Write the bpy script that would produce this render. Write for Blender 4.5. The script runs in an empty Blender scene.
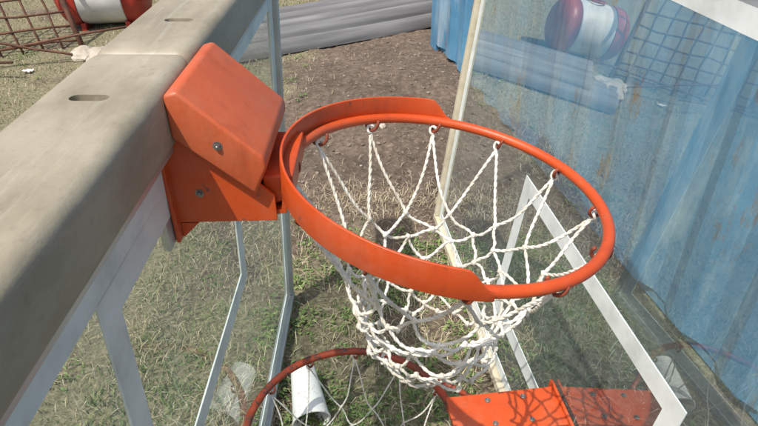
import bpy, bmesh, math, random
import numpy as np
from mathutils import Vector, Matrix, noise
random.seed(7); rng=np.random.default_rng(7)
S=bpy.context.scene
S.view_settings.view_transform='Standard'; S.view_settings.look='None'; S.view_settings.exposure=0
H=1.5
# ---------------------------------------------------------------- helpers
def link(o): S.collection.objects.link(o); return o
def empty(name,parent=None,mat=None):
    e=bpy.data.objects.new(name,None); e.empty_display_size=.05; link(e)
    if parent: e.parent=parent
    if mat is not None: e.matrix_local=mat
    return e
def obj(name,verts,faces,mat,parent=None,smooth=False):
    me=bpy.data.meshes.new(name); me.from_pydata([tuple(v) for v in verts],[],faces); me.update()
    o=bpy.data.objects.new(name,me); link(o)
    if mat: me.materials.append(mat)
    if parent: o.parent=parent
    if smooth:
        for p in me.polygons: p.use_smooth=True
    return o
def from_bm(name,bm,mat,parent=None,smooth=False):
    bmesh.ops.recalc_face_normals(bm,faces=bm.faces)
    me=bpy.data.meshes.new(name); bm.to_mesh(me); bm.free()
    o=bpy.data.objects.new(name,me); link(o); me.materials.append(mat)
    if parent: o.parent=parent
    if smooth:
        for p in me.polygons: p.use_smooth=True
    return o
def box(name,lo,hi,mat,parent=None,bev=0.0,seg=2,smooth=False):
    bm=bmesh.new(); bmesh.ops.create_cube(bm,size=1)
    for v in bm.verts:
        v.co=Vector([lo[i]+(v.co[i]+.5)*(hi[i]-lo[i]) for i in range(3)])
    if bev>0: bmesh.ops.bevel(bm,geom=bm.edges[:],offset=bev,segments=seg,affect='EDGES',profile=.5)
    return from_bm(name,bm,mat,parent,smooth)
def prism(name,prof,y0,y1,mat,parent=None,bev=0.0,seg=2,smooth=False):
    bm=bmesh.new()
    a=[bm.verts.new((x,y0,z)) for x,z in prof]; b=[bm.verts.new((x,y1,z)) for x,z in prof]
    n=len(prof); bm.faces.new(a); bm.faces.new(b[::-1])
    for i in range(n): bm.faces.new((a[i],b[i],b[(i+1)%n],a[(i+1)%n]))
    if bev>0: bmesh.ops.bevel(bm,geom=bm.edges[:],offset=bev,segments=seg,affect='EDGES',profile=.5)
    return from_bm(name,bm,mat,parent,smooth)
def tube_mesh(paths,r,sides=8,closed=False,rfun=None):
    V=[];F=[]
    for path in paths:
        P=[Vector(p) for p in path]; n=len(P); base=len(V); nrm=None
        for i in range(n):
            if closed: t=(P[(i+1)%n]-P[i-1])
            else: t=P[min(i+1,n-1)]-P[max(i-1,0)]
            t.normalize()
            if nrm is None: nrm=t.orthogonal().normalized()
            else: nrm=(nrm-t*nrm.dot(t)).normalized()
            bn=t.cross(nrm)
            rr=r if rfun is None else rfun(i)
            for k in range(sides):
                a=2*math.pi*k/sides
                V.append(P[i]+nrm*math.cos(a)*rr+bn*math.sin(a)*rr)
        m=n if closed else n-1
        for i in range(m):
            j=(i+1)%n
            for k in range(sides):
                k2=(k+1)%sides
                F.append((base+i*sides+k,base+i*sides+k2,base+j*sides+k2,base+j*sides+k))
        if not closed:
            F.append(tuple(base+k for k in range(sides))[::-1])
            F.append(tuple(base+(n-1)*sides+k for k in range(sides)))
    return V,F
def tube(name,paths,r,mat,parent=None,sides=8,closed=False,rfun=None):
    V,F=tube_mesh(paths,r,sides,closed,rfun)
    return obj(name,V,F,mat,parent,smooth=True)
# ---------------------------------------------------------------- materials
def mat_new(name):
    m=bpy.data.materials.new(name); m.use_nodes=True; nt=m.node_tree
    return m,nt,nt.nodes['Principled BSDF'],nt.nodes['Material Output']
def N(nt,t,**k):
    n=nt.nodes.new(t)
    for a,b in k.items(): setattr(n,a,b)
    return n
def ramp(nt,fac,stops):
    r=N(nt,'ShaderNodeValToRGB'); e=r.color_ramp.elements
    while len(e)>1: e.remove(e[-1])
    e[0].position=stops[0][0]; e[0].color=(*stops[0][1],1)
    for p,c in stops[1:]:
        x=e.new(p); x.color=(*c,1)
    nt.links.new(fac,r.inputs[0]); return r.outputs[0]
def noise_n(nt,scale,detail=6,rough=.6,coord='Object',vscale=None,dist=0,rotz=0):
    tc=N(nt,'ShaderNodeTexCoord'); src=tc.outputs[coord]
    if vscale:
        if rotz:
            m0=N(nt,'ShaderNodeMapping'); m0.inputs['Rotation'].default_value=(0,0,rotz); nt.links.new(src,m0.inputs[0]); src=m0.outputs[0]
        mp=N(nt,'ShaderNodeMapping'); mp.inputs['Scale'].default_value=vscale; nt.links.new(src,mp.inputs[0]); src=mp.outputs[0]
    n=N(nt,'ShaderNodeTexNoise'); n.inputs['Scale'].default_value=scale; n.inputs['Detail'].default_value=detail; n.inputs['Roughness'].default_value=rough; n.inputs['Distortion'].default_value=dist
    nt.links.new(src,n.inputs['Vector']); return n.outputs['Fac']
def bump(nt,b,h,strength,dist=.01):
    bp=N(nt,'ShaderNodeBump'); bp.inputs['Strength'].default_value=strength; bp.inputs['Distance'].default_value=dist
    nt.links.new(h,bp.inputs['Height']); nt.links.new(bp.outputs[0],b.inputs['Normal'])
def mixc(nt,fac,a,b):
    m=N(nt,'ShaderNodeMix',data_type='RGBA')
    if isinstance(fac,float): m.inputs[0].default_value=fac
    else: nt.links.new(fac,m.inputs[0])
    for s,i in ((a,6),(b,7)):
        if isinstance(s,tuple): m.inputs[i].default_value=(*s,1)
        else: nt.links.new(s,m.inputs[i])
    return m.outputs[2]
def simple(name,stops,scale,rough=.5,bs=.1,bscale=None,metal=0,vscale=None,bd=.005,detail=6,rotz=0):
    m,nt,b,o=mat_new(name)
    f=noise_n(nt,scale,detail,vscale=vscale,rotz=rotz); c=ramp(nt,f,stops); nt.links.new(c,b.inputs['Base Color'])
    b.inputs['Roughness'].default_value=rough; b.inputs['Metallic'].default_value=metal
    if bs>0: bump(nt,b,noise_n(nt,bscale or scale*5,4),bs,bd)
    return m
def paint_worn(name,base,dark,worn,rough=.42,wear=.62,dirt=.35):
    m,nt,b,o=mat_new(name)
    c1=ramp(nt,noise_n(nt,9,5),[(.3,dark),(.7,base)])
    f=ramp(nt,noise_n(nt,45,8,.75),[(wear,(0,0,0)),(wear+.03,(1,1,1))])
    c=mixc(nt,f,c1,worn); 
    f2=ramp(nt,noise_n(nt,6,9,.75),[(.5,(0,0,0)),(.82,(dirt,)*3)])
    c=mixc(nt,f2,c,(.42,.3,.2))
    f3=ramp(nt,noise_n(nt,22,9,.7,vscale=(1,1,.25)),[(.54,(0,0,0)),(.75,(.55,.55,.55))])
    c=mixc(nt,f3,c,(.24,.04,.015))
    nt.links.new(c,b.inputs['Base Color'])
    b.inputs['Specular IOR Level'].default_value=.5
    r=ramp(nt,noise_n(nt,14,6),[(.3,(rough-.08,)*3),(.7,(rough+.15,)*3)]); nt.links.new(r,b.inputs['Roughness'])
    bump(nt,b,noise_n(nt,120,4),.2,.002)
    return m
M_orange=paint_worn('orange_paint',(.55,.078,.014),(.46,.058,.010),(.22,.05,.025),rough=.36,wear=.62)
M_orange_box=paint_worn('orange_powder_coat',(.53,.108,.036),(.46,.082,.024),(.3,.075,.03),rough=.42,wear=.66)
M_orange_old=paint_worn('orange_paint_weathered',(.4,.05,.014),(.16,.03,.013),(.07,.035,.025),rough=.5,wear=.54)
M_hook=simple('rusty_hook',[(.3,(.1,.03,.018)),(.7,(.33,.06,.025))],60,.7,.3)
M_rust=simple('rusted_steel',[(.3,(.07,.035,.025)),(.7,(.2,.09,.05))],14,.85,.4,60)
M_alu=simple('aluminium',[(.3,(.42,.43,.43)),(.7,(.6,.61,.6))],8,.38,.05,120,metal=.6)
M_steel=simple('bolt_steel',[(.3,(.16,.15,.14)),(.7,(.4,.38,.36))],80,.45,.1,metal=.8)
M_cream=simple('cream_frame_paint',[(.3,(.38,.33,.23)),(.5,(.52,.47,.35)),(.7,(.6,.55,.43))],14,.5,.1,detail=9)
M_white=simple('white_board_paint',[(.3,(.5,.53,.52)),(.5,(.64,.68,.67)),(.7,(.74,.78,.77))],11,.5,.03,detail=9)
def pad_mat():
    m,nt,b,o=mat_new('padded_vinyl_foam')
    c=ramp(nt,noise_n(nt,6,8,.65,vscale=(1.5,.6,1.5)),[(.3,(.23,.20,.14)),(.55,(.33,.295,.22)),(.75,(.40,.365,.285))])
    f=ramp(nt,noise_n(nt,60,6,.7),[(.58,(0,0,0)),(.72,(.55,.55,.55))]); c=mixc(nt,f,c,(.18,.155,.11))
    f=ramp(nt,noise_n(nt,9,9,.75,vscale=(1,.5,1)),[(.48,(0,0,0)),(.7,(.55,.55,.55))]); c=mixc(nt,f,c,(.16,.14,.09))
    f=ramp(nt,noise_n(nt,5,9,.8,vscale=(6,.35,6)),[(.56,(0,0,0)),(.68,(.4,.4,.4))]); c=mixc(nt,f,c,(.5,.47,.4))
    nt.links.new(c,b.inputs['Base Color']); b.inputs['Roughness'].default_value=.5
    a=N(nt,'ShaderNodeMath',operation='ADD'); nt.links.new(noise_n(nt,9,3,vscale=(1,.5,1)),a.inputs[0])
    mm=N(nt,'ShaderNodeMath',operation='MULTIPLY'); mm.inputs[1].default_value=.05; nt.links.new(noise_n(nt,260,3),mm.inputs[0]); nt.links.new(mm.outputs[0],a.inputs[1])
    bump(nt,b,a.outputs[0],.45,.012); return m
M_pad=pad_mat()
def glass_mat(name,tint,dust,mult,base,power,dustcol):
    m,nt,b,o=mat_new(name); nt.nodes.remove(b)
    tr=N(nt,'ShaderNodeBsdfTransparent'); tr.inputs[0].default_value=(*tint,1)
    gl=N(nt,'ShaderNodeBsdfGlossy'); gl.inputs['Roughness'].default_value=.008; gl.inputs[0].default_value=(.95,1,.98,1)
    lw=N(nt,'ShaderNodeLayerWeight'); lw.inputs[0].default_value=.5
    p=N(nt,'ShaderNodeMath',operation='POWER'); nt.links.new(lw.outputs['Facing'],p.inputs[0]); p.inputs[1].default_value=power
    q=N(nt,'ShaderNodeMath',operation='MULTIPLY_ADD'); nt.links.new(p.outputs[0],q.inputs[0]); q.inputs[1].default_value=mult; q.inputs[2].default_value=base
    q.use_clamp=True
    mx=N(nt,'ShaderNodeMixShader'); nt.links.new(q.outputs[0],mx.inputs[0]); nt.links.new(tr.outputs[0],mx.inputs[1]); nt.links.new(gl.outputs[0],mx.inputs[2])
    df=N(nt,'ShaderNodeBsdfDiffuse'); df.inputs[0].default_value=(*dustcol,1)
    d1=noise_n(nt,3.5,8,.7,vscale=(2.2,.7,1),dist=.6)
    r=ramp(nt,d1,[(.4,(dust*.5,)*3),(.6,(dust,)*3),(.8,(dust*1.9,)*3)])
    m2=N(nt,'ShaderNodeMixShader'); nt.links.new(r,m2.inputs[0]); nt.links.new(mx.outputs[0],m2.inputs[1]); nt.links.new(df.outputs[0],m2.inputs[2])
    nt.links.new(m2.outputs[0],o.inputs[0]); return m
M_glassL=glass_mat('backboard_glass',(.88,.95,.92),.23,.5,.04,3.2,(.68,.73,.66))
M_glassR=glass_mat('backboard_glass_dusty',(.78,.91,.94),.07,1.25,.12,2.4,(.45,.58,.64))
def rope_mat():
    m,nt,b,o=mat_new('nylon_rope')
    c=ramp(nt,noise_n(nt,22,6),[(.3,(.45,.40,.32)),(.5,(.68,.65,.58)),(.65,(.78,.76,.71))]); nt.links.new(c,b.inputs['Base Color'])
    b.inputs['Roughness'].default_value=.85; bump(nt,b,noise_n(nt,900,2),.5,.001); return m
M_rope=rope_mat()
# ---------------------------------------------------------------- ground
def sm(a,b,x):
    t=max(0,min(1,(x-a)/(b-a))); return t*t*(3-2*t)
def dirtmask(x,y):
    n=noise.noise(Vector((x*1.3,y*1.3,3)))*.35+noise.noise(Vector((x*4,y*4,9)))*.12
    pl=(y-(4.95+ (x)*.75))
    d=sm(1.95,2.45,y+n)*sm(-.75,-.35,x+n*.6)*(1-sm(-.1,.35,pl+n*.3))
    return d
def grassiness(x,y):
    n=noise.fractal(Vector((x*2.2,y*2.2,1)),1,2,4)
    g=.30+.6*n+.12*(1-sm(1.2,1.9,y))
    g+=.36*(1-sm(-.9,-.45,x))
    g*=(1-.97*dirtmask(x,y))
    return max(0,min(1,g))
def gz(x,y):
    f=1-sm(8,20,max(abs(x),abs(y)))
    z=.012*noise.noise(Vector((x*2.5,y*2.5,0)))+.006*noise.noise(Vector((x*9,y*9,4)))
    dm=dirtmask(x,y) if abs(x)<8 and abs(y)<10 else 0
    z+=dm*(.02*noise.noise(Vector((x*6,y*6,7)))+.012*noise.noise(Vector((x*17,y*17,7))))
    z+=.12*math.exp(-(((x-.05)/.75)**2+((y-3.6)/.6)**2))
    z+=.10*math.exp(-(((x+2.6)/1.2)**2+((y-7.4)/1.0)**2))
    return z*f
def axis(lo,hi,step):
    c=list(np.arange(lo,hi,step)); s=step; x=lo; L=[]
    while x>-400: s*=1.25; x-=s; L.append(x)
    x=c[-1]; s=step; R=[]
    while x<400: s*=1.25; x+=s; R.append(x)
    return L[::-1]+c+R
xs=axis(-3.2,1.6,.035); ys=axis(.2,6.6,.035)
V=[];C=[]
for y in ys:
    for x in xs:
        V.append((x,y,gz(x,y)))
        near=abs(x)<12 and abs(y)<14
        C.append((grassiness(x,y) if near else .7, dirtmask(x,y) if near else 0))
nx=len(xs)
F=[(j*nx+i,j*nx+i+1,(j+1)*nx+i+1,(j+1)*nx+i) for j in range(len(ys)-1) for i in range(nx-1)]
m,nt,b,o=mat_new('ground_soil_and_grass')
at=N(nt,'ShaderNodeAttribute',attribute_name='grassy'); sp=N(nt,'ShaderNodeSeparateColor'); nt.links.new(at.outputs['Color'],sp.inputs[0])
soil=ramp(nt,noise_n(nt,26,10,.72),[(.28,(.07,.053,.041)),(.5,(.155,.12,.094)),(.7,(.27,.215,.17))])
big=ramp(nt,noise_n(nt,1.6,4),[(.35,(.72,.72,.72)),(.65,(1.15,1.13,1.11))])
mu=N(nt,'ShaderNodeMix',data_type='RGBA',blend_type='MULTIPLY'); mu.inputs[0].default_value=1; nt.links.new(soil,mu.inputs[6]); nt.links.new(big,mu.inputs[7])
gr=ramp(nt,noise_n(nt,60,8,.75),[(.3,(.095,.088,.05)),(.5,(.23,.21,.13)),(.7,(.42,.37,.26))])
nf=N(nt,'ShaderNodeMath',operation='ADD'); nt.links.new(sp.outputs[0],nf.inputs[0])
nn=N(nt,'ShaderNodeMath',operation='MULTIPLY_ADD'); nt.links.new(noise_n(nt,30,6,.7),nn.inputs[0]); nn.inputs[1].default_value=.9; nn.inputs[2].default_value=-.45; nt.links.new(nn.outputs[0],nf.inputs[1])
ff=ramp(nt,nf.outputs[0],[(.2,(0,0,0)),(.55,(1,1,1))])
col=mixc(nt,ff,mu.outputs[2],gr); nt.links.new(col,b.inputs['Base Color']); b.inputs['Roughness'].default_value=.95; b.inputs['Specular IOR Level'].default_value=.15
bump(nt,b,noise_n(nt,55,8,.75),.8,.018)
g=obj('ground',V,F,m,smooth=True)
ca=g.data.color_attributes.new('grassy','FLOAT_COLOR','POINT')
ca.data.foreach_set('color',np.array([(a,d,0,1) for a,d in C],dtype=np.float32).ravel())
def blade_mesh(name,pts,colf,lenf,tiltf,w,mat):
    V=[];F=[];C=[]
    for (x,y) in pts:
        z=gz(x,y); a=random.uniform(0,2*math.pi); L=lenf(); t=tiltf(); c=colf()
        dx,dy=math.cos(a),math.sin(a); px,py=-dy*w/2,dx*w/2
        k=len(V)
        s1=math.sin(t*.6)*L*.5; c1=math.cos(t*.6)*L*.5
        s2=s1+math.sin(t*1.3)*L*.5; c2=max(c1+math.cos(t*1.3)*L*.5,.004)
        z0=z-.003
        V+= [(x-px,y-py,z0),(x+px,y+py,z0),(x+dx*s1+px*.8,y+dy*s1+py*.8,z0+c1),(x+dx*s1-px*.8,y+dy*s1-py*.8,z0+c1),(x+dx*s2,y+dy*s2,z0+c2)]
        F+= [(k,k+1,k+2,k+3),(k+3,k+2,k+4)]
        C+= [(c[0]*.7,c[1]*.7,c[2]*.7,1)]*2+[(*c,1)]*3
    o=obj(name,V,F,mat)
    ca=o.data.color_attributes.new('Col','FLOAT_COLOR','POINT'); ca.data.foreach_set('color',np.array(C,dtype=np.float32).ravel())
    return o
m,nt,b,o=mat_new('grass_blades'); at=N(nt,'ShaderNodeAttribute',attribute_name='Col'); nt.links.new(at.outputs['Color'],b.inputs['Base Color']); b.inputs['Roughness'].default_value=.7
M_blade=m
def scatter(n,xr,yr,fn):
    P=[]
    for _ in range(n):
        x=random.uniform(*xr); y=random.uniform(*yr)
        if random.random()<fn(x,y): P.append((x,y))
    return P
gp=scatter(30000,(-.9,.9),(.3,2.9),lambda x,y:grassiness(x,y)**1.7)
gp+=scatter(44000,(-4.2,-.4),(.3,7.5),lambda x,y:grassiness(x,y)**1.5*.65)
gp+=scatter(12000,(-1.2,1.3),(4.9,8),lambda x,y:grassiness(x,y)*.9)
def gcol():
    a=random.random(); v=random.uniform(.8,1.4)
    c=(.1,.16,.04) if a<.6 else ((.18,.22,.08) if a<.85 else (.06,.11,.03)); return tuple(q*v for q in c)
def dcol():
    a=random.random(); v=random.uniform(.7,1.25)
    c=(.43,.36,.23) if a<.5 else ((.28,.22,.14) if a<.78 else (.54,.48,.36)); return tuple(q*v for q in c)
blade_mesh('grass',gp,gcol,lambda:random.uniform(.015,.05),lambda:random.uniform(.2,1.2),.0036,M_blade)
def dryd(x,y):
    g=.55+.7*noise.noise(Vector((x*2.3,y*2.3,21)))
    d=dirtmask(x,y)
    edge=math.exp(-((x+.02)/.40)**2-((y-2.34)/.14)**2)
    return max(g*(1-d)*.65,edge,.02)
dp=scatter(38000,(-.9,.9),(.3,3.0),dryd)+scatter(52000,(-4.2,-.4),(.3,7.5),dryd)+scatter(4000,(-1.2,1.3),(4.9,8),dryd)+scatter(1500,(-.6,.7),(2.4,4.6),lambda x,y:.1)
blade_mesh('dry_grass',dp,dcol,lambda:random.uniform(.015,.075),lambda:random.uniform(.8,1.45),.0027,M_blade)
V=[];F=[];C=[]
for _ in range(200):
    if random.random()<.65: cx,cy=random.uniform(-.4,.35),random.uniform(.8,2.1)
    else: cx,cy=random.uniform(-3,-.4),random.uniform(.6,4.5)
    R=random.uniform(.03,.08)
    for _ in range(int(R*800)):
        a=random.uniform(0,6.28); r=R*math.sqrt(random.random()); x=cx+math.cos(a)*r; y=cy+math.sin(a)*r
        z=gz(x,y)+random.uniform(.004,.03)*(1.2-r/R); s=random.uniform(.004,.011); t=random.uniform(0,6.28)
        u=Vector((math.cos(t),math.sin(t),random.uniform(-.5,.7)))*s; w=Vector((-math.sin(t),math.cos(t),random.uniform(-.4,.4)))*s*.45
        k=len(V); p=Vector((x,y,z)); V+=[p-u,p+w,p+u,p-w]; F.append((k,k+1,k+2,k+3)); c=gcol(); C+=[(*c,1)]*4
wd=obj('weeds',V,F,M_blade); ca=wd.data.color_attributes.new('Col','FLOAT_COLOR','POINT'); ca.data.foreach_set('color',np.array(C,dtype=np.float32).ravel())
M_peb=simple('pebbles_and_clods',[(.35,(.09,.068,.053)),(.52,(.19,.15,.12)),(.72,(.36,.31,.26))],14,.95,.4,90)
def stone(bmx,c,s,sub=1):
    r=bmesh.ops.create_icosphere(bmx,subdivisions=sub,radius=1)
    sx,sy,sz=s*random.uniform(.7,1.3),s*random.uniform(.7,1.3),s*random.uniform(.45,.8); off=random.uniform(0,99)
    a=random.uniform(0,3.14)
    for v in r['verts']:
        d=1+.35*noise.noise(v.co*1.3+Vector((off,0,0)))+.12*noise.noise(v.co*3.5+Vector((off,0,0)))
        q=Vector((v.co.x*sx*d,v.co.y*sy*d,v.co.z*sz*d)); q.rotate(Matrix.Rotation(a,3,'Z')); v.co=q+c
bm=bmesh.new()
for _ in range(2800):
    if random.random()<.8: x,y=random.uniform(-.7,.75),random.uniform(2.0,4.9)
    else: x,y=random.uniform(-2.5,.5),random.uniform(.5,4.5)
    s=.003+.010*random.random()**3
    stone(bm,Vector((x,y,gz(x,y)+s*.2)),s)
from_bm('pebbles',bm,M_peb)
M_rock=simple('pale_limestone',[(.3,(.3,.26,.2)),(.7,(.52,.47,.4))],9,.9,.5,40)
for i,(x,y,s) in enumerate([(-1.95,4.15,.15),(-1.7,4.5,.09),(-2.2,4.35,.1),(.02,3.05,.022)]):
    bm=bmesh.new(); stone(bm,Vector((x,y,gz(x,y)+s*.3)),s,3); from_bm('rock',bm,M_rock,smooth=False)
# ---------------------------------------------------------------- backboards
def board(W,Hh,mw,glass,frame_mat,rect,stripe=.045,fw=.022,fd=.034,topw=None):
    e=empty('backboard'); e.matrix_world=mw
    obj('glass',[(0.01,0.01,0),(W-.01,0.01,0),(W-.01,Hh-.01,0),(0.01,Hh-.01,0)],[(0,1,2,3)],glass,e)
    for n,lo,hi in (('frame_bottom',(0,0,-fd/2),(W,fw,fd/2)),('frame_top',(0,Hh-fw,-fd/2),(W,Hh,fd/2)),
                    ('frame_side_1',(0,fw+.0005,-fd/2+.001),(fw,Hh-fw-.0005,fd/2-.001)),('frame_side_2',(W-fw,fw+.0005,-fd/2+.001),(W,Hh-fw-.0005,fd/2-.001))):
        box(n,lo,hi,frame_mat,e,bev=.003)
    def ring(nm,x0,y0,x1,y1,t):
        V=[];F=[]
        for z in (-.0015,.0015):
            V+=[(x0,y0,z),(x1,y0,z),(x1,y1,z),(x0,y1,z),(x0+t,y0+t,z),(x1-t,y0+t,z),(x1-t,y1-t,z),(x0+t,y1-t,z)]
        for k in range(4):
            j=(k+1)%4
            F+=[(8+k,8+j,12+j,12+k),(k,4+k,4+j,j),(k,j,8+j,8+k),(4+k,12+k,12+j,4+j)]
        obj(nm,V,F,M_white,e)
    ring('border_stripe',fw+.004,fw+.004,W-fw-.004,Hh-fw-.004,topw or stripe)
    ring('target_rectangle',*rect,stripe)
    return e
lean=.04
Y=Vector((lean,0,1)).normalized(); X=Vector((0,1,0)); Z=X.cross(Y)
def frame(o,X,Y,Z):
    return Matrix(((X.x,Y.x,Z.x,o.x),(X.y,Y.y,Z.y,o.y),(X.z,Y.z,Z.z,o.z),(0,0,0,1)))
mL=frame(Vector((-.33,-.18,.03)),X,Y,Z)
bL=board(1.83,1.13,mL,M_glassL,M_alu,(.625,.59,1.235,1.06))
def parent_keep(o,p):
    o.parent=p; o.matrix_parent_inverse=p.matrix_world.inverted()
bpy.context.view_layer.update()
pz0,pz1=H-.352,H-.268
def padpiece(name,y0,y1):
    prof2=[]
    def arc(cx,cz,r,a0,a1,n=5):
        for i in range(n+1):
            a=math.radians(a0+(a1-a0)*i/n); prof2.append((cx+r*math.cos(a),cz+r*math.sin(a)))
    arc(-.262-.010,pz0+.010,.010,-90,0,3)
    arc(-.262-.018,pz1-.018,.018,0,90,6)
    arc(-.403+.018,pz1-.018,.018,90,180,5)
    prof2.extend([(-.403,pz0-.01),(-.35,pz0-.01),(-.35,pz0+.02),(-.30,pz0+.02),(-.30,pz0)])
    n=len(prof2); V=[];F=[]
    L=y1-y0; st=[0,.002,.005,.01,.018]+list(np.linspace(.03,L-.03,int(L/.02)))+[L-.018,L-.01,L-.005,L-.002,L]
    cx=-.33; cz=(pz0+pz1)/2
    for s in st:
        d=min(s,L-s); k=1-.0045*math.exp(-d/.004)/.04-.03*math.exp(-d/.012)
        for (x,z) in prof2:
            w=noise.noise(Vector((x*6,(y0+s)*4,z*6)))*.0022+noise.noise(Vector((x*14,(y0+s)*11,z*14+5)))*.001
            V.append((cx+(x-cx)*k+w,y0+s,cz+(z-cz)*k+w*.8))
    for i in range(len(st)-1):
        for k in range(n):
            k2=(k+1)%n; F.append((i*n+k,(i+1)*n+k,(i+1)*n+k2,i*n+k2))
    F.append(tuple(range(n))); F.append(tuple((len(st)-1)*n+k for k in range(n))[::-1])
    o=obj(name,V,F,M_pad,smooth=True)
    bm=bmesh.new(); bm.from_mesh(o.data); bmesh.ops.recalc_face_normals(bm,faces=bm.faces); bm.to_mesh(o.data); bm.free()
    return o
p1=padpiece('pad_near',-.28,.8075); p2=padpiece('pad_far',.8095,1.68)
def stadium(cx,cy,hl,r,z0,z1):
    pts=[]
    for i in range(13): a=-math.pi/2+math.pi*i/12; pts.append((cx+hl+r*math.cos(a),cy+r*math.sin(a)))
    for i in range(13): a=math.pi/2+math.pi*i/12; pts.append((cx-hl+r*math.cos(a),cy+r*math.sin(a)))
    bm=bmesh.new(); A=[bm.verts.new((x,y,z0)) for x,y in pts]; B=[bm.verts.new((x,y,z1)) for x,y in pts]
    bm.faces.new(A[::-1]); bm.faces.new(B); n=len(pts)
    for i in range(n): bm.faces.new((A[i],A[(i+1)%n],B[(i+1)%n],B[i]))
    return bm
for tgt,cxx,cy in ((p1,-.336,.643),(p2,-.322,.962)):
    c=from_bm('cut',stadium(cxx,cy,.014,.009,pz1-.012,pz1+.02),M_pad)
    md=tgt.modifiers.new('b','BOOLEAN'); md.operation='DIFFERENCE'; md.object=c; md.solver='EXACT'
    bpy.context.view_layer.objects.active=tgt
    try: bpy.ops.object.modifier_apply(modifier='b')
    except Exception as ex: print(ex); tgt.modifiers.clear()
    bpy.data.objects.remove(c)
    for p in tgt.data.polygons:
        if len(p.vertices)>4 or p.center.z<pz1-.004 and abs(p.center.y-cy)<.012 and abs(p.center.x-cxx)<.026: p.use_smooth=False
for p in (p1,p2): parent_keep(p,bL)
mp=box('mounting_plate',(-.299,.652,H-.50),(-.288,.875,H-.345),M_alu,bev=.002); parent_keep(mp,bL)
d=Vector((.127,-.992,0)).normalized(); hn=Vector((-d.y,d.x,0)); up=(Vector((0,0,1))+hn*.108).normalized(); Zr=d.cross(up)
P0=Vector((.261,2.19,.012))
mR=frame(P0,d,up,Zr)
bR=board(2.3,1.32,mR,M_glassR,M_cream,(.74,.17,1.56,.645),stripe=.046,fw=.026,fd=.04,topw=.03)
box('top_band',(.09,1.222,-.0022),(2.21,1.29,.0022),M_white,bR)
# ---------------------------------------------------------------- hoops
def net(parent,rows,matf,seed,rope=.0017,wob=.004,jit=.06):
    R=random.Random(seed); n=12; knots=[]
    for i,(r,z,cx,cy) in enumerate(rows):
        ring=[]
        for k in range(n):
            a=2*math.pi*(k+(.5 if i%2 else 0))/n
            if i==0: p=matf(a)
            else:
                j=jit*(.6 if i==1 else 1)
                rr=r*(1+R.uniform(-j,j)*1.3); a2=a+R.uniform(-j,j)*1.6
                p=Vector((cx+rr*math.cos(a2),cy+rr*math.sin(a2),z+R.uniform(-.011,.011)))
            ring.append(p)
        knots.append(ring)
    paths=[]
    for i in range(len(rows)-1):
        for k in range(n):
            a=knots[i][k]
            k1=k if i%2==0 else (k+1)%n; k0=(k-1)%n if i%2==0 else k
            for kk in (k0,k1):
                b=knots[i+1][kk]; L=(b-a).length; m=max(int(L/.004),4); pts=[]
                w=Vector((R.uniform(-1,1),R.uniform(-1,1),R.uniform(-.8,.2)))*wob*(.5+L/.14)
                w2=Vector((R.uniform(-1,1),R.uniform(-1,1),R.uniform(-1,1)))*wob*.6
                out=Vector(((a.x+b.x)/2-rows[i][2],(a.y+b.y)/2-rows[i][3],0)); 
                if out.length>0: out.normalize()
                w+=out*(-.006 if i==0 else .003)
                for q in range(m+1):
                    t=q/m; pts.append(a.lerp(b,t)+w*math.sin(math.pi*t)+w2*math.sin(2*math.pi*t)+Vector((0,0,-.009*L/.1*math.sin(math.pi*t))))
                paths.append(pts)
    tw=[]
    for pts in paths:
        ph=R.uniform(0,6)
        for s in (0,math.pi):
            out=[]; acc=0
            for i,p in enumerate(pts):
                t=(pts[min(i+1,len(pts)-1)]-pts[max(i-1,0)]).normalized(); u=t.orthogonal().normalized(); v=t.cross(u)
                if i: acc+=(p-pts[i-1]).length
                a=ph+s+acc*2*math.pi/.026
                out.append(p+u*math.cos(a)*rope*.55+v*math.sin(a)*rope*.55)
            tw.append(out)
    tube('net_strands',tw,rope,M_rope,parent,sides=6)
    bm=bmesh.new()
    for i,ring in enumerate(knots[1:]):
        for p in ring:
            r=bmesh.ops.create_icosphere(bm,subdivisions=2,radius=1)
            for v in r['verts']:
                v.co=Vector((v.co.x*rope*2.3,v.co.y*rope*2.3,v.co.z*rope*3.2))*(1+.45*noise.noise(v.co*2.2+p*50))+p
    from_bm('net_knots',bm,M_rope,parent,smooth=True)
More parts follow.
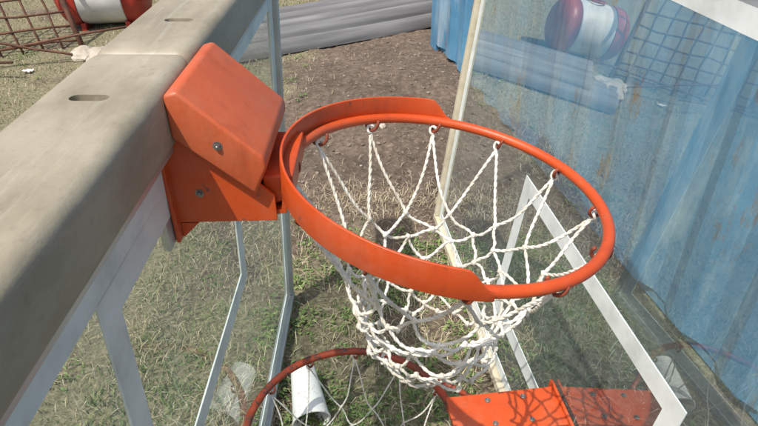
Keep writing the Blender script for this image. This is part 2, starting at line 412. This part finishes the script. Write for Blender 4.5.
def hoop(center,Rt,tilt_m,mat,net_rows,seed,band=True,tube_r=.0085,rope=.0017,board_dir=math.pi,jit=.06):
    e=empty('basketball_hoop'); T=Matrix.Translation(center)@tilt_m
    def w(p): return T@Vector(p)
    n=160
    tube('rim',[[w((Rt*math.cos(2*math.pi*i/n),Rt*math.sin(2*math.pi*i/n),0)) for i in range(n)]],tube_r,mat,e,sides=16,closed=True)
    if band:
        bm=bmesh.new(); m=90; half=math.radians(97); prev=None
        for i in range(m+1):
            a=board_dir-half+2*half*i/m
            edge=min(i,m-i)/m
            h=.005+.032*(sm(0,.05,edge))
            rings=[]
            for rr,zz in ((Rt+.0065,-.0075),(Rt+.0105,-.0075),(Rt+.0125,h),(Rt+.0085,h)):
                rings.append(bm.verts.new(w((rr*math.cos(a),rr*math.sin(a),zz))))
            if prev:
                for k in range(4): bm.faces.new((prev[k],prev[(k+1)%4],rings[(k+1)%4],rings[k]))
            else: bm.faces.new(rings)
            prev=rings
        bm.faces.new(prev[::-1])
        o=from_bm('reinforcing_band',bm,mat,e); 
        md=o.modifiers.new('bv','BEVEL'); md.width=.0012; md.segments=2; md.limit_method='ANGLE'
        for p in o.data.polygons: p.use_smooth=True
    paths=[]
    for k in range(12):
        a=2*math.pi*k/12; c,s=math.cos(a),math.sin(a); pts=[]
        tx=Vector((-s,c,0)); rd=Vector((c,s,0))
        for q in range(15):
            b=-.7+q/14*4.9
            pts.append(w(rd*(Rt-.004)+rd*(math.cos(b)*-.012)+tx*(-.009+.018*q/14)+Vector((0,0,-.006-math.sin(b)*.013))))
        paths.append(pts)
    tube('net_hooks',paths,.0027,M_hook,e,sides=8)
    lp=[]
    for k in range(12):
        a=2*math.pi*k/12; c,s=math.cos(a),math.sin(a); cc=w((c*(Rt-.006),s*(Rt-.006),-.016)); rd=Vector((c,s,0)); 
        lp.append([cc+Vector((-s,c,0))*math.cos(t)*.006+Vector((0,0,1))*math.sin(t)*.008+rd*.002*math.sin(2*t) for t in np.linspace(0,6.28,16)[:-1]])
    tube('net_loops',lp,rope*1.2,M_rope,e,sides=6,closed=True)
    net(e,net_rows,lambda a:w(((Rt-.005)*math.cos(a),(Rt-.005)*math.sin(a),-.022)),seed,rope,jit=jit)
    return e,w
c1=Vector((.103,.757,H-.457)); t1=Matrix.Rotation(math.radians(8.5),4,'Y')@Matrix.Rotation(math.radians(-1),4,'X')
z0=c1.z; cx,cy=c1.x,c1.y
rows1=[(.23,z0-.02,cx,cy),(.158,z0-.142,cx-.004,cy),(.141,z0-.178,cx-.008,cy),(.131,z0-.204,cx-.012,cy),(.125,z0-.228,cx-.014,cy),(.120,z0-.251,cx-.016,cy),(.116,z0-.274,cx-.016,cy-.002),(.110,z0-.297,cx-.014,cy-.004),(.102,z0-.320,cx-.010,cy-.004),(.092,z0-.343,cx-.006,cy-.004)]
h1,w1=hoop(c1,.2385,t1,M_orange,rows1,3,rope=.0021,jit=.075)
ym=.768
hp=[(-.262,H-.277),(-.245,H-.272),(-.148,H-.362),(-.146,H-.378),(-.165,H-.418),(-.262,H-.335)]
prism('spring_housing',hp,ym-.098,ym+.098,M_orange_box,h1,bev=.005,seg=4,smooth=True)
cheek=[(-.287,H-.318),(-.262,H-.328),(-.165,H-.408),(-.143,H-.43),(-.143,H-.470),(-.287,H-.474)]
for i,(a,b_) in enumerate(((ym-.082,ym-.077),(ym+.077,ym+.082))): prism('cheek_%d'%(i+1),cheek,a,b_,M_orange,h1,bev=.001)
box('back_plate',(-.2868,ym-.095,H-.50),(-.281,ym+.095,H-.33),M_orange,h1,bev=.0015)
prism('tab',[(-.280,H-.475),(-.280,H-.50),(-.255,H-.475)],ym-.0815,ym-.0775,M_orange,h1)
prism('base_plate',[(-.280,H-.476),(-.13,H-.462),(-.128,H-.440),(-.134,H-.436),(-.136,H-.456),(-.280,H-.470)],ym-.0765,ym+.0765,M_orange,h1,bev=.001)
prism('neck_plate',[(-.16,H-.405),(-.118,H-.405),(-.118,H-.44),(-.16,H-.455)],ym-.07,ym+.07,M_orange,h1,bev=.003)
def bolt(name,p,axis,r,parent):
    bm=bmesh.new(); bmesh.ops.create_cone(bm,cap_ends=True,segments=6,radius1=r,radius2=r*.92,depth=r*.9)
    bmesh.ops.create_cone(bm,cap_ends=True,segments=20,radius1=r*1.5,radius2=r*1.5,depth=r*.25,matrix=Matrix.Translation((0,0,-r*.5)))
    bmesh.ops.create_icosphere(bm,subdivisions=2,radius=r*.55,matrix=Matrix.Translation((0,0,r*.35)))
    o=from_bm(name,bm,M_steel,parent); o.matrix_local=Matrix.Translation(p)@Vector(axis).to_track_quat('Z','Y').to_matrix().to_4x4(); return o
bolt('bolt_1',(-.205,ym-.100,H-.345),(0,-1,0),.0042,h1)
bolt('bolt_2',(-.245,ym-.0845,H-.425),(0,-1,0),.004,h1)
# hoop 2 on right board
c2=Vector((-.066,.875,.30))
rows2=[(.23,.28,c2.x,c2.y),(.19,.12,c2.x,c2.y+.02),(.17,.055,c2.x,c2.y+.03),(.15,.025,c2.x-.01,c2.y+.04)]
h2,w2=hoop(c2,.249,Matrix.Identity(4),M_orange_old,rows2,11,band=False,tube_r=.0095,rope=.0015)
mm=frame(c2,hn,Vector((-hn.y,hn.x,0)),Vector((0,0,1)))
def tr(o):
    o.parent=h2; o.matrix_local=mm; return o
def bx(z): return ((P0-Vector((c2.x,c2.y,z))).dot(Zr))/(hn.dot(Zr))
D=bx(.30)-.004; hw=.056
tr(prism('mount_plate',[(.24,.004),(.24,.011),(D-.006,.011),(D-.006,.004)],-hw,hw,M_orange,None,bev=.001))
tr(prism('gusset_1',[(.27,.003),(D-.006,.003),(D-.014,-.11),(D-.03,-.11)],-hw+.001,-hw+.006,M_orange,None,bev=.001))
tr(prism('gusset_2',[(.27,.003),(D-.006,.003),(D-.014,-.11),(D-.03,-.11)],hw-.006,hw-.001,M_orange,None,bev=.001))
tr(prism('back_plate',[(D-.006,.02),(D+.001,.02),(D-.011,-.12),(D-.019,-.12)],-.07,.07,M_orange,None,bev=.001))
tr(tube('brace_rods',[[Vector((.16,-.19,.0)),Vector((.31,-hw+.004,.002))],[Vector((.16,.19,.0)),Vector((.31,hw-.004,.002))]],.007,M_orange_old,None))
for i,(x,y) in enumerate(((.34,-.034),(.34,.034),(.43,-.034),(.43,.034))):
    bo=bolt('bolt_%d'%(i+1),(0,0,0),(0,0,1),.0045,h2); bo.matrix_local=mm@Matrix.Translation((x,y,.0155))
# ---------------------------------------------------------------- cup
m,nt,b,o=mat_new('paper_cup_print')
f=ramp(nt,noise_n(nt,30,3,.6,dist=2.5),[(.6,(0,0,0)),(.63,(.6,.6,.6))])
c=mixc(nt,f,(.78,.78,.76),(.6,.48,.46)); nt.links.new(c,b.inputs['Base Color']); b.inputs['Roughness'].default_value=.5
M_cup=m
def cup(loc,rot,h=.165,r0=.034,r1=.048):
    bm=bmesh.new(); n=40
    prof=[(0,.008),(r0*.93,.008),(r0*.95,0),(r0,0),(r1,h-.004),(r1+.003,h-.002),(r1+.003,h+.002),(r1,h+.003),(r1-.002,h),(r0-.002,.012),(0,.012)]
    rings=[]
    for r,z in prof:
        if r==0: rings.append([bm.verts.new((0,0,z))])
        else: rings.append([bm.verts.new((r*math.cos(2*math.pi*k/n)*(1+.03*math.sin(4*math.pi*k/n)),r*math.sin(2*math.pi*k/n),z)) for k in range(n)])
    for a,b_ in zip(rings,rings[1:]):
        for k in range(n):
            k2=(k+1)%n
            if len(a)==1: bm.faces.new((a[0],b_[k],b_[k2]))
            elif len(b_)==1: bm.faces.new((a[k],b_[0],a[k2]))
            else: bm.faces.new((a[k],b_[k],b_[k2],a[k2]))
    o=from_bm('paper_cup',bm,M_cup,None,smooth=True); o.location=loc; o.rotation_euler=rot
    md=o.modifiers.new('e','EDGE_SPLIT'); md.split_angle=math.radians(40)
    return o
cup((-.238,1.262,.066),(math.radians(90+10),0,math.radians(14)),h=.17,r0=.038,r1=.054)
# ---------------------------------------------------------------- shipping container
m,nt,b,o=mat_new('container_blue_paint')
c1_=ramp(nt,noise_n(nt,1.4,6,.6),[(.35,(.05,.18,.32)),(.65,(.12,.31,.48))])
f=ramp(nt,noise_n(nt,5,9,.75,vscale=(1,1,.35)),[(.57,(0,0,0)),(.65,(1,1,1))]); c=mixc(nt,f,c1_,(.2,.10,.06))
f=ramp(nt,noise_n(nt,3.1,9,.7,vscale=(2.5,2.5,.5),dist=.4),[(.49,(0,0,0)),(.7,(.7,.7,.7))]); c=mixc(nt,f,c,(.42,.5,.54))
nt.links.new(c,b.inputs['Base Color']); b.inputs['Roughness'].default_value=.6; bump(nt,b,noise_n(nt,12,8),.25,.01)
M_cont=m
ce=empty('shipping_container')
a=Vector((.186,-.983,0)).normalized(); nr=Vector((-a.y,a.x,0))
ce.matrix_world=frame(Vector((.407,4.66,.0)),a,nr,Vector((0,0,1)))
CL,CW,CH=6.06,2.44,2.59
def corr(name,L,z0,z1,depth,place):
    pts=[];x=0; p=.278; 
    while x<L:
        for dx,dy in ((0,0),(.07,0),(.139,depth),(.209,depth)):
            if x+dx<=L: pts.append((x+dx,dy))
        x+=p
    pts.append((L,0)); V=[];F=[]
    for (x,y) in pts:
        V.append(place(x,y,z0)); V.append(place(x,y,z1))
    for i in range(len(pts)-1): F.append((2*i,2*i+2,2*i+3,2*i+1))
    return obj(name,V,F,M_cont,ce)
corr('side_wall_1',CL-.3,.06,CH-.1,.032,lambda x,y,z:(x+.15,.002+y,z))
corr('side_wall_2',CL-.3,.06,CH-.1,.032,lambda x,y,z:(x+.15,CW-.002-y,z))
corr('end_wall',CW-.3,.16,CH-.1,.04,lambda x,y,z:(.02+y,x+.15,z))
for i in range(2): box('door_%d'%(i+1),(CL-.06,.15+i*(CW/2-.15)+.003,.16),(CL-.02,CW/2+i*(CW/2-.15)-.003,CH-.1),M_cont,ce,bev=.005)
tube('door_lock_rods',[[(CL+.01,y,.15),(CL+.01,y,CH-.12)] for y in (.45,.95,1.5,2.0)],.017,M_alu,ce)
for i,(x,y) in enumerate(((0,0),(CL-.15,0),(0,CW-.15),(CL-.15,CW-.15))): box('corner_post_%d'%(i+1),(x,y,0),(x+.15,y+.15,CH),M_cont,ce,bev=.006)
for i,(y) in enumerate((0.04,CW-.12)):
    box('bottom_rail_%d'%(i+1),(.15,y,.01),(CL-.15,y+.08,.16),M_cont,ce,bev=.004)
for i,(y) in enumerate((0.0,CW-.08)):
    box('top_rail_%d'%(i+1),(.15,y,CH-.1),(CL-.15,y+.08,CH-.01),M_cont,ce,bev=.004)
for i,x in enumerate((.003,CL-.083)):
    box('end_sill_%d'%(i+1),(x,.15,.02),(x+.08,CW-.15,.158),M_cont,ce,bev=.004)
    box('end_header_%d'%(i+1),(x,.15,CH-.102),(x+.08,CW-.15,CH-.012),M_cont,ce,bev=.004)
box('roof',(.08,.08,CH-.05),(CL-.08,CW-.08,CH-.03),M_cont,ce)
# ---------------------------------------------------------------- stacked ribbed grey sheets
dv=Vector((1.19,.72,0)).normalized(); pn=Vector((-dv.y,dv.x,0)); angp=math.atan2(dv.y,dv.x)
M_galv=simple('weathered_grey_sheet',[(.3,(.10,.10,.105)),(.5,(.16,.16,.165)),(.7,(.24,.24,.24))],9,.6,.05,60,vscale=(.12,2.2,2.2),rotz=-angp,detail=9)
for i in range(2):
    L=5.4; st=Vector((-1.85,4.0,0))+dv*random.uniform(-.1,.2)+pn*([0,.06][i]); Wd=.60; nu=60; nw=200; V=[];F=[]
    for q in range(nu+1):
        s=L*q/nu
        for k in range(nw+1):
            t=Wd*k/nw
            z=.01+i*.07+.10*math.sqrt(abs(math.sin(math.pi*t/.15)))+.02*math.sin(s*.9+i*.8)*(.4+t)+.01*math.sin(s*2.3+i*2)+.02*(t/Wd)
            p=st+dv*s+pn*(t-.3+.06*math.sin(s*.6)); V.append((p.x,p.y,z))
    for q in range(nu):
        for k in range(nw): F.append((q*(nw+1)+k,(q+1)*(nw+1)+k,(q+1)*(nw+1)+k+1,q*(nw+1)+k+1))
    obj('corrugated_metal_sheet',V,F,M_galv,None,smooth=True)
# ---------------------------------------------------------------- rusty fence panel
def seg(p,q,n=6,j=.008):
    p=Vector(p);q=Vector(q); return [p.lerp(q,t/n)+Vector((random.uniform(-j,j),random.uniform(-j,j),random.uniform(-j,j))) for t in range(n+1)]
A=Vector((-4.6,3.5,0)); B=Vector((-2.35,4.62,0)); upv=Vector((-.32,.3,1)).normalized()
fe=empty('rusty_metal_fence')
bars=[];nb=19
for i in range(nb):
    p=A.lerp(B,i/(nb-1)); bars.append(seg(p,p+upv*1.25,8,.013))
rails=[seg(A+upv*h,B+upv*h,14,.014) for h in (.06,.17,.28,.40,.52,.66,.82,1.0,1.2)]
tube('bars',bars,.009,M_rust,fe,sides=6); tube('rails',rails,.010,M_rust,fe,sides=6)
tube('posts',[seg(A-upv*.1,A+upv*1.4,4,0),seg(A.lerp(B,.5)-upv*.1,A.lerp(B,.5)+upv*1.4,4,0),seg(B-upv*.1,B+upv*1.4,4,0)],.022,M_rust,fe,sides=10)
tube('fallen_bars',[seg((-3.6,3.7,.05),(-1.9,4.5,.2)),seg((-3.1,4.0,.3),(-2.2,4.3,.04)),seg((-3.9,4.1,.05),(-2.5,3.9,.12))],.010,M_rust,fe,sides=6)
M_pvc=simple('white_plastic',[(.3,(.55,.55,.52)),(.7,(.76,.76,.73))],6,.5,.05)
for (x,y) in [(-2.5,4.05),(-1.2,6.2),(-.3,6.1)]:
    V=[];F=[]; n=6; s=random.uniform(.025,.045); off=random.uniform(0,50)
    for j in range(n):
        for i in range(n):
            u,v_=i/(n-1)-.5,j/(n-1)-.5; V.append((x+u*s*2,y+v_*s*1.5,gz(x,y)+.02+s*.6*noise.noise(Vector((u*3+off,v_*3,0)))))
    for j in range(n-1):
        for i in range(n-1): F.append((j*n+i,j*n+i+1,(j+1)*n+i+1,(j+1)*n+i))
    obj('litter_scrap',V,F,M_pvc,smooth=True)
# ---------------------------------------------------------------- red and white tank
te=empty('storage_tank'); te.location=(-2.36,5.25,.0); te.rotation_euler=(0,0,math.radians(10))
M_red=simple('red_tank_paint',[(.3,(.30,.025,.018)),(.7,(.45,.045,.03))],5,.4,.1)
R=.25; zc=.27
def revolve(name,prof,mat,parent,n=40):
    V=[];F=[]
    for x,r in prof:
        for k in range(n): V.append((x,r*math.cos(2*math.pi*k/n),zc+r*math.sin(2*math.pi*k/n)))
    for i in range(len(prof)-1):
        for k in range(n): F.append((i*n+k,i*n+(k+1)%n,(i+1)*n+(k+1)%n,(i+1)*n+k))
    F.append(tuple(range(n))); F.append(tuple((len(prof)-1)*n+k for k in range(n)))
    return obj(name,V,F,mat,parent,smooth=True)
revolve('tank_shell',[(-.18,R),(-.17,R+.003),(.17,R+.003),(.18,R)],M_pvc,te)
for s,nm in ((-1,'tank_cap_1'),(1,'tank_cap_2')):
    revolve(nm,[(s*.183,R+.006),(s*.26,R+.006)]+[(s*(.26+.13*math.sin(t)),(R+.006)*math.cos(t)) for t in np.linspace(.1,1.5,8)],M_red,te)
for s in (-.18,.18): prism('saddle_%s'%('a' if s<0 else 'b'),[(s-.02,-.05),(s+.02,-.05),(s+.02,.06),(s-.02,.06)],-.18,.18,M_red,te,bev=.004)
tube('valve_collar',[[(0.08*math.cos(t),.08*math.sin(t),zc+R+.02) for t in np.linspace(0,6.1,24)]],.01,M_red,te)
# ---------------------------------------------------------------- distant trees (one mass)
V=[];F=[];C=[]
trunks=[]
for i in range(46):
    a=math.radians(-80+ i*5.6+random.uniform(-2,2)); dist=random.uniform(38,60); cx_,cy_=math.sin(a)*dist,math.cos(a)*dist
    if cy_<-25: continue
    h=random.uniform(5,9); trunks.append([(cx_,cy_,-.1),(cx_+.2,cy_,h*.3),(cx_+.1,cy_+.1,h*.65)])
    for c in range(14):
        q=Vector((cx_+random.gauss(0,h*.24),cy_+random.gauss(0,h*.2),h*random.uniform(.35,.95))); rr=h*random.uniform(.1,.2)
        sh=random.uniform(.6,1.3)
        for _ in range(40):
            dvv=Vector((random.gauss(0,1),random.gauss(0,1),random.gauss(0,.8))).normalized()*rr*random.random()**.4; p=q+dvv
            u=Vector((random.uniform(-1,1),random.uniform(-1,1),random.uniform(-1,1))).normalized()*.24; w_=u.orthogonal().normalized()*.17
            k=len(V); V+=[p-u,p+w_,p+u,p-w_]; F.append((k,k+1,k+2,k+3)); C+=[(.06*sh,.09*sh,.035*sh,1)]*4
tm=obj('distant_trees',V,F,M_blade); ca=tm.data.color_attributes.new('Col','FLOAT_COLOR','POINT'); ca.data.foreach_set('color',np.array(C,dtype=np.float32).ravel())
tube('trunks',trunks,.14,M_rust,tm,sides=6)
# ---------------------------------------------------------------- light
sd=Vector((-.34,-.42,1.0)).normalized()
el=math.asin(sd.z); rot=math.atan2(sd.x,sd.y)
w=bpy.data.worlds.new('World'); S.world=w; w.use_nodes=True; nt=w.node_tree
sk=nt.nodes.new('ShaderNodeTexSky'); sk.sky_type='NISHITA'; sk.sun_disc=False; sk.sun_elevation=el; sk.sun_rotation=rot; sk.dust_density=4.0
bg=nt.nodes['Background']; bg.inputs[1].default_value=.15; nt.links.new(sk.outputs[0],bg.inputs[0])
sl=bpy.data.lights.new('sun','SUN'); sl.energy=4.7; sl.angle=math.radians(.5); sl.color=(1,.94,.85)
so=bpy.data.objects.new('sun',sl); link(so); so.rotation_euler=sd.to_track_quat('Z','Y').to_euler(); so.location=(-5,-4,8)
# ---------------------------------------------------------------- camera
cd=bpy.data.cameras.new('camera'); cam=bpy.data.objects.new('camera',cd); link(cam)
cd.sensor_width=36; cd.lens=36*590/758; cd.clip_start=.02; cd.clip_end=1500
cam.location=(0,0,H); cam.rotation_euler=(math.radians(90-33.7),0,0)
S.camera=cam
